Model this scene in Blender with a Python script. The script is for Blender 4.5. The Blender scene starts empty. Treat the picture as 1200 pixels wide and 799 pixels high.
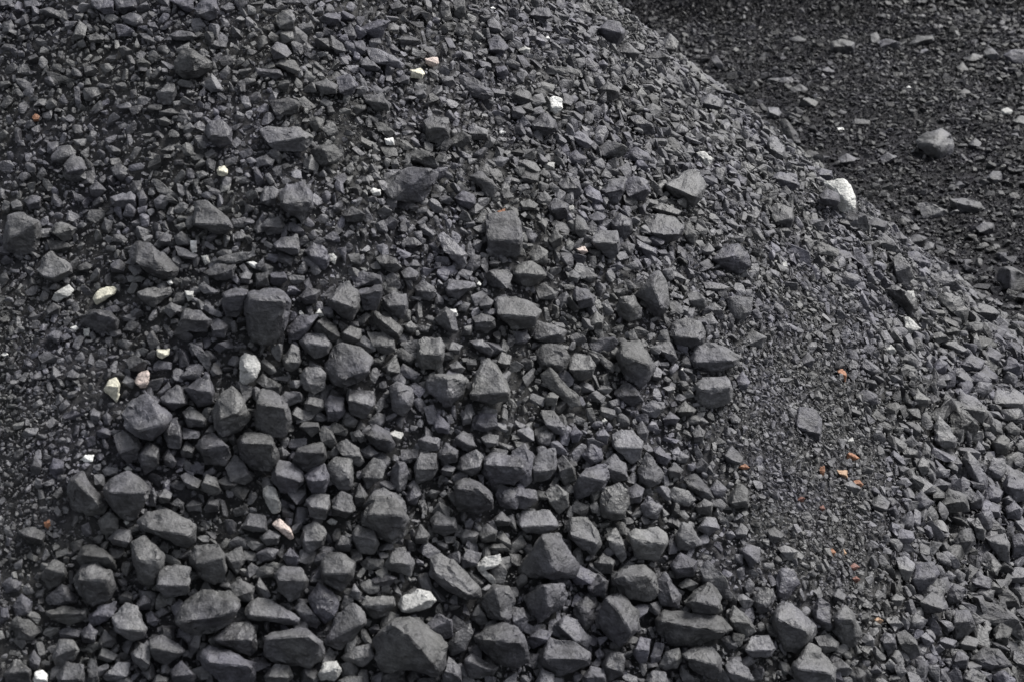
import bpy, bmesh, math
import numpy as np
from mathutils import Vector, Matrix, noise

# ------------------------------------------------------------------ camera
R = math.radians
S = bpy.context.scene
CAM = np.array([0.0, 0.0, 3.1])
PITCH = R(28.0)                       # looking down onto the heap
W, H, FPX = 1200.0, 799.0, 1667.0     # photograph size, focal length in its pixels
FWD = np.array([0, math.cos(PITCH), -math.sin(PITCH)])
UPV = np.array([0, math.sin(PITCH), math.cos(PITCH)])
RGT = np.array([1.0, 0, 0])
cd = bpy.data.cameras.new('camera')
cam = bpy.data.objects.new('camera', cd)
S.collection.objects.link(cam)
cam.location = CAM
cam.rotation_euler = (math.pi / 2 - PITCH, 0, 0)
cd.sensor_width = 36.0
cd.lens = 36.0 * FPX / W
cd.clip_start, cd.clip_end = 0.05, 500
cd.dof.use_dof = True
cd.dof.focus_distance = 5.2
cd.dof.aperture_fstop = 4.2
S.camera = cam

# ------------------------------------------------------------------ overcast light
SUN_EL, SUN_AZ = 53.0, 60.0           # azimuth clockwise from +Y (away from the camera): behind the heap, to the right
w = bpy.data.worlds.new('World'); S.world = w; w.use_nodes = True
nt = w.node_tree; bg = nt.nodes['Background']
sky = nt.nodes.new('ShaderNodeTexSky'); sky.sky_type = 'NISHITA'; sky.sun_disc = False
sky.sun_elevation = R(SUN_EL); sky.sun_rotation = R(SUN_AZ)
sky.air_density = 0.7; sky.dust_density = 2.5; sky.ozone_density = 1.0
hs = nt.nodes.new('ShaderNodeHueSaturation'); hs.inputs['Saturation'].default_value = 0.27   # cloud cover: a grey sky
nt.links.new(sky.outputs[0], hs.inputs['Color']); nt.links.new(hs.outputs[0], bg.inputs['Color'])
bg.inputs['Strength'].default_value = 0.058
sl = bpy.data.lights.new('sun', 'SUN'); sl.energy = 1.5; sl.angle = R(24); sl.color = (1, 0.98, 0.95)
so = bpy.data.objects.new('sun', sl); S.collection.objects.link(so)
sd = Vector((math.sin(R(SUN_AZ)) * math.cos(R(SUN_EL)), math.cos(R(SUN_AZ)) * math.cos(R(SUN_EL)), math.sin(R(SUN_EL))))
so.rotation_euler = sd.to_track_quat('Z', 'Y').to_euler()
so.location = (3, 4, 8)
V = S.view_settings
V.view_transform = 'Standard'; V.look = 'None'; V.gamma = 1.0; V.use_curve_mapping = False
V.exposure = 2.2
S.cycles.max_bounces = 3
S.cycles.diffuse_bounces = 2
S.cycles.glossy_bounces = 1

# ------------------------------------------------------------------ terrain functions
rng = np.random.default_rng(11)
LAT = rng.random((256, 256))
def vnoise(x, y):
    xi = np.floor(x).astype(int); yi = np.floor(y).astype(int)
    fx = x - xi; fy = y - yi
    fx = fx * fx * (3 - 2 * fx); fy = fy * fy * (3 - 2 * fy)
    g = lambda a, b: LAT[a & 255, b & 255]
    return ((g(xi, yi) * (1 - fx) + g(xi + 1, yi) * fx) * (1 - fy) + (g(xi, yi + 1) * (1 - fx) + g(xi + 1, yi + 1) * fx) * fy) * 2 - 1
def fbm(x, y, o=4):
    s, a, f = 0, 1, 1
    for i in range(o):
        s = s + a * vnoise(x * f + 17.3 * i, y * f + 5.1 * i); a *= 0.5; f *= 2.03
    return s
APEX = np.array([-1.1, 5.5, 2.8]); SLOPE = 0.82
def z_ground(x, y):
    return 0.05 * fbm(x * 0.9 + 40, y * 0.9, 4)
def z_heap(x, y):
    d = np.sqrt((x - APEX[0]) ** 2 + (y - APEX[1]) ** 2 + 0.15)
    z = APEX[2] - SLOPE * d + 0.055 * fbm(x * 1.3, y * 1.3, 3) + 0.05 * fbm(x * 0.5 + 9, y * 0.5, 2)
    return z
def z_berm(x, y):
    d = np.sqrt((x - 1.6) ** 2 * 0.45 + (y - 15.2) ** 2 + 0.3)
    return 2.1 - 0.52 * d + 0.06 * fbm(x * 0.8 + 3, y * 0.8, 3)
def smax(a, b, k=0.10):
    h = np.clip(0.5 + 0.5 * (a - b) / k, 0, 1)
    return b * (1 - h) + a * h + k * h * (1 - h)
def z_all(x, y):
    return smax(smax(z_heap(x, y), z_ground(x, y)), z_berm(x, y))
def normal_at(x, y, e=0.03):
    gx = (z_all(x + e, y) - z_all(x - e, y)) / (2 * e); gy = (z_all(x, y + e) - z_all(x, y - e)) / (2 * e)
    n = np.stack([-gx, -gy, np.ones_like(gx)], -1)
    return n / np.linalg.norm(n, axis=-1, keepdims=True)
def rays(px, py):
    return FWD + ((np.asarray(px) - W / 2) / FPX)[..., None] * RGT - ((np.asarray(py) - H / 2) / FPX)[..., None] * UPV
def hit_depth(px, py):                # camera depth at which the sight line meets the terrain
    d = rays(px, py); t = np.full(len(d), 2.0); done = np.zeros(len(d), bool)
    for _ in range(1600):
        p = CAM + d * t[:, None]
        done |= p[:, 2] <= z_all(p[:, 0], p[:, 1])
        if done.all(): break
        t = np.where(done, t, t + 0.01)
    return t
def project(P):
    q = P - CAM; dep = q @ FWD
    return W / 2 + FPX * (q @ RGT) / dep, H / 2 - FPX * (q @ UPV) / dep, dep

# ------------------------------------------------------------------ materials
def stone_material(name, dark, light, rough=(0.5, 0.75), spec=0.5, bump=0.55, tint=0.75):
    m = bpy.data.materials.new(name); m.use_nodes = True
    n = m.node_tree.nodes; l = m.node_tree.links; b = n['Principled BSDF']
    at = n.new('ShaderNodeAttribute'); at.attribute_name = 'stone'
    sep = n.new('ShaderNodeSeparateColor'); l.new(at.outputs['Color'], sep.inputs[0])
    geo = n.new('ShaderNodeNewGeometry')
    def nz(scale, detail=4, rough_=0.6, vec=None):
        k = n.new('ShaderNodeTexNoise'); k.inputs['Scale'].default_value = scale; k.inputs['Detail'].default_value = detail
        k.inputs['Roughness'].default_value = rough_
        l.new(vec or geo.outputs['Position'], k.inputs['Vector']); return k.outputs[0]
    def math_(op, a, c, clamp=False):
        k = n.new('ShaderNodeMath'); k.operation = op; k.use_clamp = clamp
        for i, v in enumerate((a, c)):
            if isinstance(v, (int, float)): k.inputs[i].default_value = v
            else: l.new(v, k.inputs[i])
        return k.outputs[0]
    def mapr(v, a, c, d, e):
        k = n.new('ShaderNodeMapRange'); l.new(v, k.inputs['Value'])
        for nm, x in zip(('From Min', 'From Max', 'To Min', 'To Max'), (a, c, d, e)): k.inputs[nm].default_value = x
        return k.outputs[0]
    # per-lump tone, dusty mottling and finer grain
    dust = mapr(nz(26, 4, 0.68), 0.38, 0.66, 0.0, 1.0)
    grain = mapr(nz(140, 2, 0.7), 0.3, 0.7, 0.72, 1.28)
    f = math_('ADD', math_('MULTIPLY', dust, 0.38), math_('MULTIPLY', sep.outputs[0], 0.62), True)
    mix = n.new('ShaderNodeMix'); mix.data_type = 'RGBA'
    l.new(f, mix.inputs['Factor']); mix.inputs[6].default_value = (*dark, 1); mix.inputs[7].default_value = (*light, 1)
    mul = n.new('ShaderNodeMix'); mul.data_type = 'RGBA'; mul.blend_type = 'MULTIPLY'; mul.inputs['Factor'].default_value = 1
    l.new(mix.outputs[2], mul.inputs[6])
    # some lumps and patches are tinted faintly violet-blue
    tn = math_('ADD', math_('MULTIPLY', mapr(nz(3.2, 2), 0.42, 0.62, 0, 1), 0.55), math_('MULTIPLY', sep.outputs[1], 0.6), True)
    tmix = n.new('ShaderNodeMix'); tmix.data_type = 'RGBA'
    l.new(math_('MULTIPLY', tn, tint), tmix.inputs['Factor'])
    tmix.inputs[6].default_value = (1.0, 1.0, 0.99, 1); tmix.inputs[7].default_value = (0.91, 0.89, 1.17, 1)
    gm = n.new('ShaderNodeMix'); gm.data_type = 'RGBA'; gm.blend_type = 'MULTIPLY'; gm.inputs['Factor'].default_value = 1
    l.new(tmix.outputs[2], gm.inputs[6]); l.new(grain, gm.inputs[7])
    l.new(gm.outputs[2], mul.inputs[7]); l.new(mul.outputs[2], b.inputs['Base Color'])
    l.new(mapr(math_('ADD', math_('FRACT', math_('MULTIPLY', sep.outputs[0], 37.7), 0.0), math_('MULTIPLY', dust, 0.5)), 0, 1.5, rough[0], rough[1]), b.inputs['Roughness'])
    b.inputs['Specular IOR Level'].default_value = spec
    # broken-surface relief: a coarse crumble, bedding lines across it and grain
    mp = n.new('ShaderNodeMapping'); mp.inputs['Scale'].default_value = (14, 14, 70); mp.inputs['Rotation'].default_value = (0.5, 0.35, 0.2)
    l.new(geo.outputs['Position'], mp.inputs['Vector'])
    hgt = math_('ADD', math_('MULTIPLY', nz(55, 2, 0.75), 1.0), math_('MULTIPLY', nz(1.0, 2, 0.65, mp.outputs[0]), 0.6))
    bp = n.new('ShaderNodeBump'); bp.inputs['Strength'].default_value = bump; bp.inputs['Distance'].default_value = 0.012
    l.new(hgt, bp.inputs['Height']); l.new(bp.outputs[0], b.inputs['Normal'])
    return m
M_COAL = stone_material('coal', (0.015, 0.015, 0.015), (0.126, 0.126, 0.126), spec=0.34, rough=(0.50, 0.80))
M_FINE = stone_material('fine_coal', (0.006, 0.006, 0.0066), (0.017, 0.0165, 0.0185), spec=0.1, rough=(0.6, 0.85), bump=0.6)
M_DUST = stone_material('coal_dust', (0.013, 0.013, 0.013), (0.075, 0.074, 0.073), spec=0.25, rough=(0.7, 0.9), bump=0.25)
M_GROUND = stone_material('ground_coal', (0.007, 0.007, 0.0078), (0.046, 0.045, 0.050), spec=0.18, rough=(0.55, 0.85))
def pale_material(name, a, c): return stone_material(name, a, c, rough=(0.6, 0.85), spec=0.3, bump=0.6, tint=0.0)
M_PALE = {'': pale_material('white_stone', (0.20, 0.20, 0.195), (0.66, 0.66, 0.65)),
          'y': pale_material('cream_stone', (0.22, 0.21, 0.17), (0.58, 0.56, 0.47)),
          'p': pale_material('pink_stone', (0.20, 0.165, 0.15), (0.46, 0.39, 0.36)),
          'g': pale_material('grey_white_stone', (0.12, 0.12, 0.118), (0.36, 0.36, 0.35)),
          'G': pale_material('light_grey_stone', (0.19, 0.19, 0.188), (0.30, 0.30, 0.295))}
M_PALE['v'] = pale_material('dusty_white_stone', (0.07, 0.07, 0.068), (0.56, 0.56, 0.54))
M_ORANGE = {'': pale_material('orange_clay', (0.08, 0.046, 0.03), (0.26, 0.12, 0.068)),
            'p': pale_material('pale_orange_clay', (0.20, 0.13, 0.085), (0.32, 0.22, 0.15)),
            'r': pale_material('red_clay', (0.085, 0.042, 0.035), (0.15, 0.075, 0.06))}

# ------------------------------------------------------------------ lump building
def hull_bm(pts):
    bm = bmesh.new()
    for p in pts: bm.verts.new(p)
    r = bmesh.ops.convex_hull(bm, input=bm.verts)
    junk = [g for g in set(r['geom_interior']) | set(r['geom_unused']) if isinstance(g, bmesh.types.BMVert) and g.is_valid]
    bmesh.ops.delete(bm, geom=[v for v in junk if v.is_valid and not v.link_faces], context='VERTS')
    bmesh.ops.recalc_face_normals(bm, faces=bm.faces)
    return bm
def rockify(bm, size, seed, detail, bevel=0.05, rough=1.0):
    bmesh.ops.dissolve_limit(bm, angle_limit=R(9), verts=bm.verts, edges=bm.edges)
    if bevel: bmesh.ops.bevel(bm, geom=list(bm.edges), offset=bevel * size, offset_type='OFFSET', segments=1, profile=0.6, affect='EDGES', clamp_overlap=True)
    bmesh.ops.triangulate(bm, faces=bm.faces)
    lim = size / detail
    for _ in range(3):
        es = [e for e in bm.edges if e.calc_length() > lim]
        if not es: break
        bmesh.ops.subdivide_edges(bm, edges=es, cuts=1, use_grid_fill=False)
        bmesh.ops.triangulate(bm, faces=bm.faces)
    bmesh.ops.remove_doubles(bm, verts=bm.verts, dist=size * 0.004)
    bm.normal_update()
    off = Vector((seed * 1.37 % 91, seed * 2.11 % 83, seed * 0.73 % 77))
    mv = []
    for v in bm.verts:
        q = v.co / size
        a = noise.fractal(q * 2.6 + off, 1.0, 2.0, 3) * 0.022
        c = noise.noise(Vector((q.x * 3, q.y * 3, q.z * 13)) + off) * 0.012     # bedding
        k = noise.cell(q * 4.2 + off) * 0.016                                  # chipped steps
        a += noise.fractal(q * 7.0 + off, 0.8, 2.0, 2) * 0.011
        if noise.noise(q * 1.9 + off * 1.7) > 0.16: a -= 0.045                 # spalled ledge
        mv.append((v, v.normal * ((a + c + k) * size * rough)))
    for v, d in mv: v.co += d
    return bm
def bm_arrays(bm):
    bm.verts.ensure_lookup_table(); bmesh.ops.triangulate(bm, faces=bm.faces)
    bm.verts.index_update()
    v = np.array([x.co for x in bm.verts], np.float32); t = np.array([[q.index for q in f.verts] for f in bm.faces], np.int32)
    bm.free(); return v, t
def mesh_from(name, v, t, mat, stone, smooth=True):
    me = bpy.data.meshes.new(name)
    me.vertices.add(len(v)); me.vertices.foreach_set('co', np.ascontiguousarray(v, np.float32).ravel())
    me.loops.add(len(t) * 3); me.loops.foreach_set('vertex_index', np.ascontiguousarray(t, np.int32).ravel())
    me.polygons.add(len(t)); me.polygons.foreach_set('loop_start', np.arange(0, len(t) * 3, 3, dtype=np.int32))
    me.polygons.foreach_set('loop_total', np.full(len(t), 3, np.int32))
    me.update(calc_edges=True)
    at = me.attributes.new('stone', 'FLOAT_COLOR', 'POINT')
    c = np.ones((len(v), 4), np.float32); c[:, :2] = stone
    at.data.foreach_set('color', c.ravel())
    me.materials.append(mat)
    if smooth:
        me.polygons.foreach_set('use_smooth', np.ones(len(t), bool)); me.set_sharp_from_angle(angle=R(30))
    else:
        me.polygons.foreach_set('use_smooth', np.zeros(len(t), bool))
    return me
def link(name, me, loc=(0, 0, 0)):
    o = bpy.data.objects.new(name, me); o.location = loc; S.collection.objects.link(o); return o
def convex2d(P):
    P = sorted(map(tuple, P)); cr = lambda o, a, b: (a[0] - o[0]) * (b[1] - o[1]) - (a[1] - o[1]) * (b[0] - o[0])
    def half(it):
        h = []
        for p in it:
            while len(h) > 1 and cr(h[-2], h[-1], p) <= 0: h.pop()
            h.append(p)
        return h
    a, b = half(P), half(P[::-1]); return np.array(a[:-1] + b[:-1])
def area_centroid(P):
    x, y = P[:, 0], P[:, 1]; x2, y2 = np.roll(x, -1), np.roll(y, -1); k = x * y2 - x2 * y; A = k.sum() / 2
    return abs(A), np.array([((x + x2) * k).sum(), ((y + y2) * k).sum()]) / (6 * A)
def extents(P, c):
    q = P - c; a, e = np.linalg.eigh(q.T @ q); r = q @ e; s = np.ptp(r, axis=0); return min(s), max(s)

# ------------------------------------------------------------------ the lumps seen in the photograph: outlines ; ridge ; tone ; name
LUMPS = '''
@0 0
425,0 530,0 530,70 505,75 465,55 430,30;;b;smooth blue-grey flat slab cut by the top edge
540,0 635,0 640,40 580,65 540,50;;-
790,0 900,0 905,45 880,60 840,40;;b
910,40 950,0 1010,0 1025,60 1010,90 975,95 925,75;;+
115,10 160,0 200,15 180,40 120,40;;+
185,50 230,35 320,60 335,80 300,95 200,70
370,95 410,125 400,160 350,190 335,180 360,140;;+
570,80 610,60 660,75 668,110 640,130 590,110
410,170 450,155 490,180 480,205 420,200
540,115 590,115 630,150 620,170 560,160;;b
655,160 690,160 735,200 720,220 680,195
795,165 850,140 900,150 925,175 900,190 820,190
820,290 850,240 900,225 940,260 995,300 990,320 930,375 860,365 825,340;900,262 905,330;-;squat black lump with a pale ledge, upper slope
940,395 990,345 1035,395 1040,425 985,435;;+
730,440 775,400 815,395 825,440 800,490 760,490;;+
960,620 985,570 1040,565 1085,610 1080,670 1030,690 980,660;1070,640 985,635;0;rounded lump with a pale cap and shadowed base
240,740 265,690 325,680 355,710 340,735 290,765 245,762
300,770 340,730 385,740 405,790 380,830 310,820
65,370 105,368 175,405 120,430 100,415;;+
390,415 460,410 475,440 430,475 395,465
640,285 670,272 705,300 690,325 645,315
985,210 1010,190 1060,200 1060,225 1010,230;;+
390,310 440,305 462,335 440,360 400,350
215,330 290,355 355,380 340,395 270,380
745,520 800,510 850,530 800,545 750,540
740,560 770,545 800,570 785,592 750,590
860,595 890,575 910,600 890,630 860,620;;+
520,790 560,765 600,790 605,820 570,850 530,825
345,410 370,405 382,500 360,505;;b
0,385 40,378 55,400 30,415 0,412
690,110 725,105 740,135 715,155
960,720 990,698 1020,720 1000,745 965,742
0,0 60,0 70,30 30,40 0,30
10,110 50,95 70,130 45,160 15,150
130,270 165,252 185,285 150,300
1110,390 1145,382 1150,430 1120,440
W 1015,800 1025,782 1050,778 1068,795 1065,818 1040,828 1020,820;;y;small round cream-yellow stone on the upper slope
O 150,548 165,530 185,545 180,568 158,570;;;tiny orange fragment in the far upper left
@1 0
20,600 60,588 200,598 265,640 235,690 215,705 100,708 50,670 22,635;;+;wide pale flat-faced slab on the upper slope
265,700 320,680 370,678 405,730 370,770 310,780 270,750;320,700 345,765;-
0,745 50,725 85,750 75,775 0,785;;+
90,90 120,50 160,48 185,90 175,140 150,160 110,125;;+
70,230 100,200 140,215 170,250 120,275 85,280;;b
85,305 120,278 180,285 212,330 190,350 150,330;;+
0,320 60,325 110,325 125,355 90,375 0,355;;b
295,90 340,60 395,70 390,105 350,125 310,110
195,115 265,110 275,140 240,165 200,145
350,165 400,200 420,240 380,255 360,220
410,135 450,120 470,170 455,200 430,180
490,130 560,95 630,95 600,150 580,190 530,170;;b
515,230 545,222 640,260 690,300 680,320 600,310 560,270;;+;long tilted lump beside two cream stones
480,295 520,265 580,320 560,338 500,330
650,365 690,350 720,360 715,395 670,390
650,190 700,165 770,185 770,205 690,225;;-
855,50 870,5 910,10 915,90 880,105 860,90
845,140 885,110 925,105 915,145 880,160
920,10 975,0 985,80 930,90
925,150 945,110 975,115 1000,160 950,175;;-
1080,95 1110,80 1140,105 1150,150 1120,160 1090,150;;+
505,450 590,437 620,480 625,520 560,520 510,475;510,470 615,485;0
950,355 1020,365 1100,420 1115,450 1060,470 1000,450 960,400;;0
375,365 440,350 478,400 440,455 400,430;;b
265,390 330,375 380,400 375,440 310,445
785,570 830,545 900,555 905,640 860,675 800,665;;0;tall blocky lump between the white chips, upper middle
905,655 960,615 1005,640 1005,670 950,695 915,690
990,600 1020,580 1080,610 1085,650 1020,655;995,625 1080,630;+
715,720 745,690 800,710 855,765 845,790 790,780 730,760;;-
555,575 600,575 650,620 630,640 590,615
625,750 660,745 672,780 640,797
250,570 280,545 320,560 310,610 270,620
65,475 150,460 205,480 195,540 90,520;;-
460,200 500,190 520,230 500,260 470,250
75,0 210,0 200,15 160,22 90,15;;+
1085,190 1140,170 1180,220 1150,262 1095,250;;-b
865,360 920,360 935,390 900,415 870,395
625,20 670,5 705,40 680,62 640,55
1150,150 1175,130 1210,150 1200,190 1160,185
1120,315 1165,310 1185,340 1160,375 1125,355;;b
740,430 780,415 800,450 775,470 745,465
W 603,650 640,645 648,680 610,680;;;small square white chip between upper slabs
W 1138,620 1150,610 1168,620 1155,632;;;tiny white chip high on the middle slope
W 722,330 770,320 790,345 775,370 725,365;;y;cream stone touching the long tilted lump
W 790,275 850,268 855,300 830,318 795,300;;p;pinkish cream stone near the top edge
W 92,512 105,505 118,513 106,522;;;speck-sized white chip above the wide slab
W 1098,38 1110,32 1122,42 1110,48;;;speck-sized white chip at the top edge, middle
@2 0
65,165 85,135 115,150 115,190 80,195;;+
395,140 440,98 500,105 530,150 515,190 470,240 420,190;;b;rounded dusty lump on the heap's top shoulder
705,190 740,160 780,200 770,250 735,265 710,240;;0
930,270 960,262 995,320 980,345 950,310
275,640 310,615 350,635 380,670 360,698 310,685;;++;pale grey lump beneath the tall white stone
620,505 660,485 700,510 690,545 665,570 640,530;;+
550,550 600,540 660,590 670,630 620,630 570,590;;-b
410,690 450,660 520,680 545,700 500,740 430,740
530,720 580,690 640,720 660,750 600,765 545,750;;b
90,580 150,530 205,560 210,610 150,640 100,620;100,590 190,600;-
0,440 40,410 90,440 95,475 50,495 10,480
95,430 140,415 168,440 140,478 100,470;;-
0,505 40,500 65,530 40,560 0,555
290,490 320,475 350,500 330,540 300,530
410,420 450,385 500,410 505,450 460,475 420,460
355,330 400,340 460,355 440,375 380,365
100,330 200,310 310,325 320,345 200,350 110,345
755,610 790,582 825,610 810,640 770,640
850,640 880,620 910,645 890,680 855,675
870,470 930,440 990,470 980,510 900,520;;b
30,775 60,750 110,765 135,799 100,820 50,815
250,735 300,705 350,740 340,775 280,770;;b
70,70 110,40 170,40 190,80 140,110 90,100
300,20 350,10 390,70 370,100 330,80;;-
640,260 690,235 740,270 720,300 660,295
490,230 540,200 600,250 560,280 510,265
W 175,465 195,448 235,465 235,510 205,537 180,520;;;tall white stone with a flat face, upper middle
W 155,178 168,168 178,182 166,192;;;tiny white chip high near the heap's crest
W 860,715 900,710 945,745 915,785 890,760;;g;pale grey-white wedge near the heap's upper shoulder
W 145,770 165,760 200,762 195,795 155,795;;g;small pale grey block under the pale lump
W 20,235 60,220 85,230 80,252 40,250;;g;flat pale chip close to the top edge
@3 0
695,665 730,630 800,605 850,630 875,680 865,725 810,755 750,730 715,695;780,680;+;big pale lump alone on the dark ground behind
480,165 510,150 525,180 500,225 478,205;;+
510,195 555,180 620,205 605,240 540,240;;0b;dark humped lump far back on the fine coal
660,210 700,170 770,165 775,195 720,218
295,200 340,185 400,200 405,250 350,265 300,240;;-
100,185 140,165 182,185 160,210 115,208
1105,260 1140,235 1210,230 1210,310 1140,305;;b
925,275 960,250 1005,260 1000,300 945,300
1010,240 1050,225 1090,265 1060,292 1020,275
1145,565 1180,545 1210,545 1210,595 1160,598;;+
330,745 370,720 415,745 400,770 350,775
525,740 560,715 605,735 570,770 540,772
390,580 410,557 475,565 480,590 400,595
145,490 190,455 235,480 225,500 160,505
0,370 110,362 125,380 60,395 0,395
105,415 150,395 185,420 160,440 115,440
0,505 50,505 65,530 50,560 0,565;;+
50,575 85,557 110,590 145,640 130,680 80,660;;-
0,650 40,640 75,680 85,740 30,760 0,740;;+
155,720 200,705 260,750 220,770
245,330 280,315 312,335 290,352 255,350
1095,330 1120,315 1142,335 1120,352
885,315 910,290 940,330 905,342
940,675 970,650 1002,670 985,700 950,700
705,235 740,230 765,250 720,258;;+
890,440 920,415 950,435 925,465
W 1090,515 1120,505 1145,520 1135,540 1100,540;;g;pale stone on the ground at the far right
W 325,600 350,598 358,612 335,616;;;small flat white chip on the dark ground
W 645,412 658,402 672,412 660,420;;;tiny white chip in the far ground's middle
@0 1
25,290 40,210 100,200 150,220 185,235 185,320 165,370 100,392 50,380 20,350;;0;broad upright slab at the left edge
235,285 265,243 300,245 355,270 330,325 300,330 255,305;;+
220,322 300,332 345,350 300,385 240,375;;-
175,465 205,410 240,380 320,430 335,480 260,525 215,505;200,495 250,505 325,470;+;thick four-sided slab with a layered front
605,385 650,335 700,340 790,410 835,455 820,490 760,515 690,470 620,420;640,440 720,420 790,480;-
645,570 700,548 795,548 800,575 730,610 720,640 670,620;650,580 730,595;0
905,200 920,150 970,142 1010,190 1060,220 1085,265 1060,300 990,290 910,260;905,250 1070,255;0;hump-backed lump with a shadowed front, left slope
520,125 560,130 610,100 635,120 635,175 560,180 530,165;;+
720,140 760,112 795,140 770,178 730,175;;+
715,45 735,40 850,130 840,145 780,105;;0
640,110 665,85 690,130 680,170 655,165
50,150 80,135 110,160 105,187 60,185;;+
115,140 150,115 190,125 188,180 140,187;;-b
820,260 860,243 880,262 840,285;;+
820,355 860,365 925,395 910,415 860,415 840,400;;+
815,310 850,288 895,320 885,350 830,352;;-
740,325 770,293 805,305 795,350 760,355
930,545 955,520 1020,565 1010,580 950,575;;+
765,655 800,615 850,635 850,660 800,690;;+
835,720 870,650 940,655 985,700 970,755 900,755 845,745;;0
985,710 1020,690 1065,725 1050,780 1000,780
1045,575 1100,555 1160,560 1150,640 1110,690 1060,680 1045,640;1050,590 1155,580;0
375,680 440,650 520,665 555,700 545,755 480,765 440,740 380,720;450,665 530,690;-
590,495 640,488 680,505 660,522 605,515;;+
365,450 400,425 437,445 415,475 370,475
1090,300 1130,285 1152,305 1145,330 1105,330;;+
1120,495 1150,470 1180,480 1165,530 1130,525;;+
1000,420 1060,395 1180,375 1198,400 1100,440 1020,450
955,480 1010,440 1100,440 1090,500 1020,520;;-
215,650 250,620 285,640 275,680 225,682
130,690 155,660 187,690 165,712
565,685 610,672 640,690 620,710 580,705;;+
290,0 400,0 420,30 360,55 310,40;;-
915,10 950,0 980,20 930,48;;+
0,490 25,470 42,510 20,540 0,540
110,460 140,445 165,475 140,492
515,440 560,415 592,450 570,482 525,475;;-b
420,80 455,50 500,95 470,125 430,120
340,95 380,115 425,140 395,150 360,130
W 890,330 920,330 922,380 900,385 893,370;;;bright white bone-shaped chip, left slope
W 940,400 970,395 985,430 960,442;;g;grey-white pebble under the bone-shaped chip
W 865,565 905,565 905,600 880,612;;g;dull white pebble below the shadowed lumps, left slope
W 1155,430 1185,425 1240,455 1235,465 1190,458;;;thin white sliver lying flat
W 780,520 800,512 810,530 795,540;;;tiny round white pebble on a flat lump
W 435,600 455,565 500,540 545,550 540,580 490,605 455,628;;y;large cream stone near the left edge
W 240,600 280,560 320,535 345,560 310,590 270,615;;g;mottled pale stone beside the large cream stone
W 330,735 355,725 370,740 350,757;;;small white pebble low on the left fines
W 390,740 420,738 420,775 395,778;;g;small greyish pebble beside a white pebble, left
W 1032,218 1044,208 1056,222 1044,230;;;tiny white chip resting on the hump-backed lump
@1 1
-50,620 -35,570 30,560 130,570 160,620 150,690 120,760 90,800 40,815 -20,790 -45,720;-30,600 140,610;0;large tall lump with two white chips beside it
15,125 40,80 80,75 105,95 95,150 60,162 25,150;;+
110,110 150,65 220,55 260,110 265,170 240,220 215,245 180,185 120,165;120,155 200,170 255,140;0;domed lump shading into black, upper left
590,55 640,20 720,-10 810,-5 845,15 820,100 790,140 700,155 640,120 600,85;;0;broad low slab beside a bright white pebble
85,345 120,320 190,300 205,360 195,395 150,385 100,365;95,360 195,365;+
230,380 270,335 320,360 345,400 335,450 310,465 260,420;;b
330,595 390,545 430,520 475,570 487,640 445,700 400,680 340,640;345,605 460,645;0;pointed lump with pale top and black underside
480,560 580,535 592,580 560,650 500,662 485,610;485,580 590,560;b
595,600 640,570 700,580 712,640 690,690 640,680 600,640
740,550 780,515 830,545 850,580 810,610 750,590
855,310 880,290 920,325 985,390 985,440 965,458 910,410 870,360;;+;long leaning slab in the middle of the slope
885,545 905,510 1020,525 1025,545 970,570 950,600 900,585;895,560 1000,550;+
1070,220 1090,205 1210,195 1235,240 1245,330 1230,390 1150,412 1095,400 1085,330;1090,325 1240,325;0;tall box-shaped block under an orange fragment
560,410 600,395 650,415 682,455 640,478 590,455;;-
930,130 970,95 1020,115 1030,160 1000,182 955,165;;b
1000,30 1050,5 1100,40 1130,80 1110,130 1070,110 1040,60
855,125 880,115 920,140 905,160 870,155;;+
595,240 630,215 668,240 650,278 610,275
670,220 700,215 725,260 700,272;;+
1070,500 1110,462 1180,465 1198,490 1165,540 1100,540;;-
1090,430 1115,415 1145,430 1125,450 1100,450;;+
835,690 890,640 930,670 950,750 930,765 880,740;890,660 920,745;0
1010,690 1050,668 1115,690 1120,730 1080,760 1030,745
145,740 200,680 290,675 260,730 200,790 150,790
270,740 320,685 370,720 395,780 340,810 280,770;;-
390,770 440,730 490,745 490,790 440,815 400,800
530,700 560,660 630,690 685,740 670,790 600,780 550,740;560,680 660,760;-;black roof-shaped lump with a straight ridge
440,500 500,470 580,490 590,530 500,545;;b
605,500 640,475 680,540 665,558 630,540
65,475 130,475 145,510 110,540 65,530;70,500 140,500;b
0,485 60,475 60,540 0,555;;-
20,260 60,222 110,220 135,260 110,295 50,300
155,245 180,240 235,295 220,310 180,280;;b
200,590 240,545 295,565 280,620 230,625
680,475 720,450 760,480 750,515 700,520
980,460 1010,395 1050,400 1045,450 1005,480;;0
945,640 970,612 1002,625 985,660 950,660
760,260 790,250 840,300 825,320 780,295
400,210 450,170 515,205 500,240 430,238
1040,620 1080,585 1112,610 1095,650 1050,645
690,720 725,705 755,735 730,758 695,750
770,790 820,782 870,795 850,830 790,825
690,320 740,315 775,345 740,365 700,355
W 535,95 550,82 582,90 582,115 550,118;;;bright white pebble resting at the broad slab
W 905,650 935,650 945,680 925,692;;;bright white pebble at the tip of a pyramid lump
W 275,675 297,645 318,680 300,687;;;white triangular chip, one of a close pair
W 200,665 210,655 225,672 215,685;;;tiny white chip, smaller of a close pair
W 1032,530 1043,518 1055,530 1044,542;;;tiny white chip under the box-shaped block
W 340,392 362,388 378,405 370,440 350,425;;g;pale grey upright sliver in the middle slope
O 1128,192 1165,178 1165,207 1140,207;;;orange fragment on top of the box-shaped block
@2 1
715,60 760,40 830,0 880,5 905,70 885,130 850,165 800,150 730,100;720,65 860,125;+;wedge with a bright face and black underside
415,90 450,45 530,35 520,120 500,155 440,150
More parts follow.
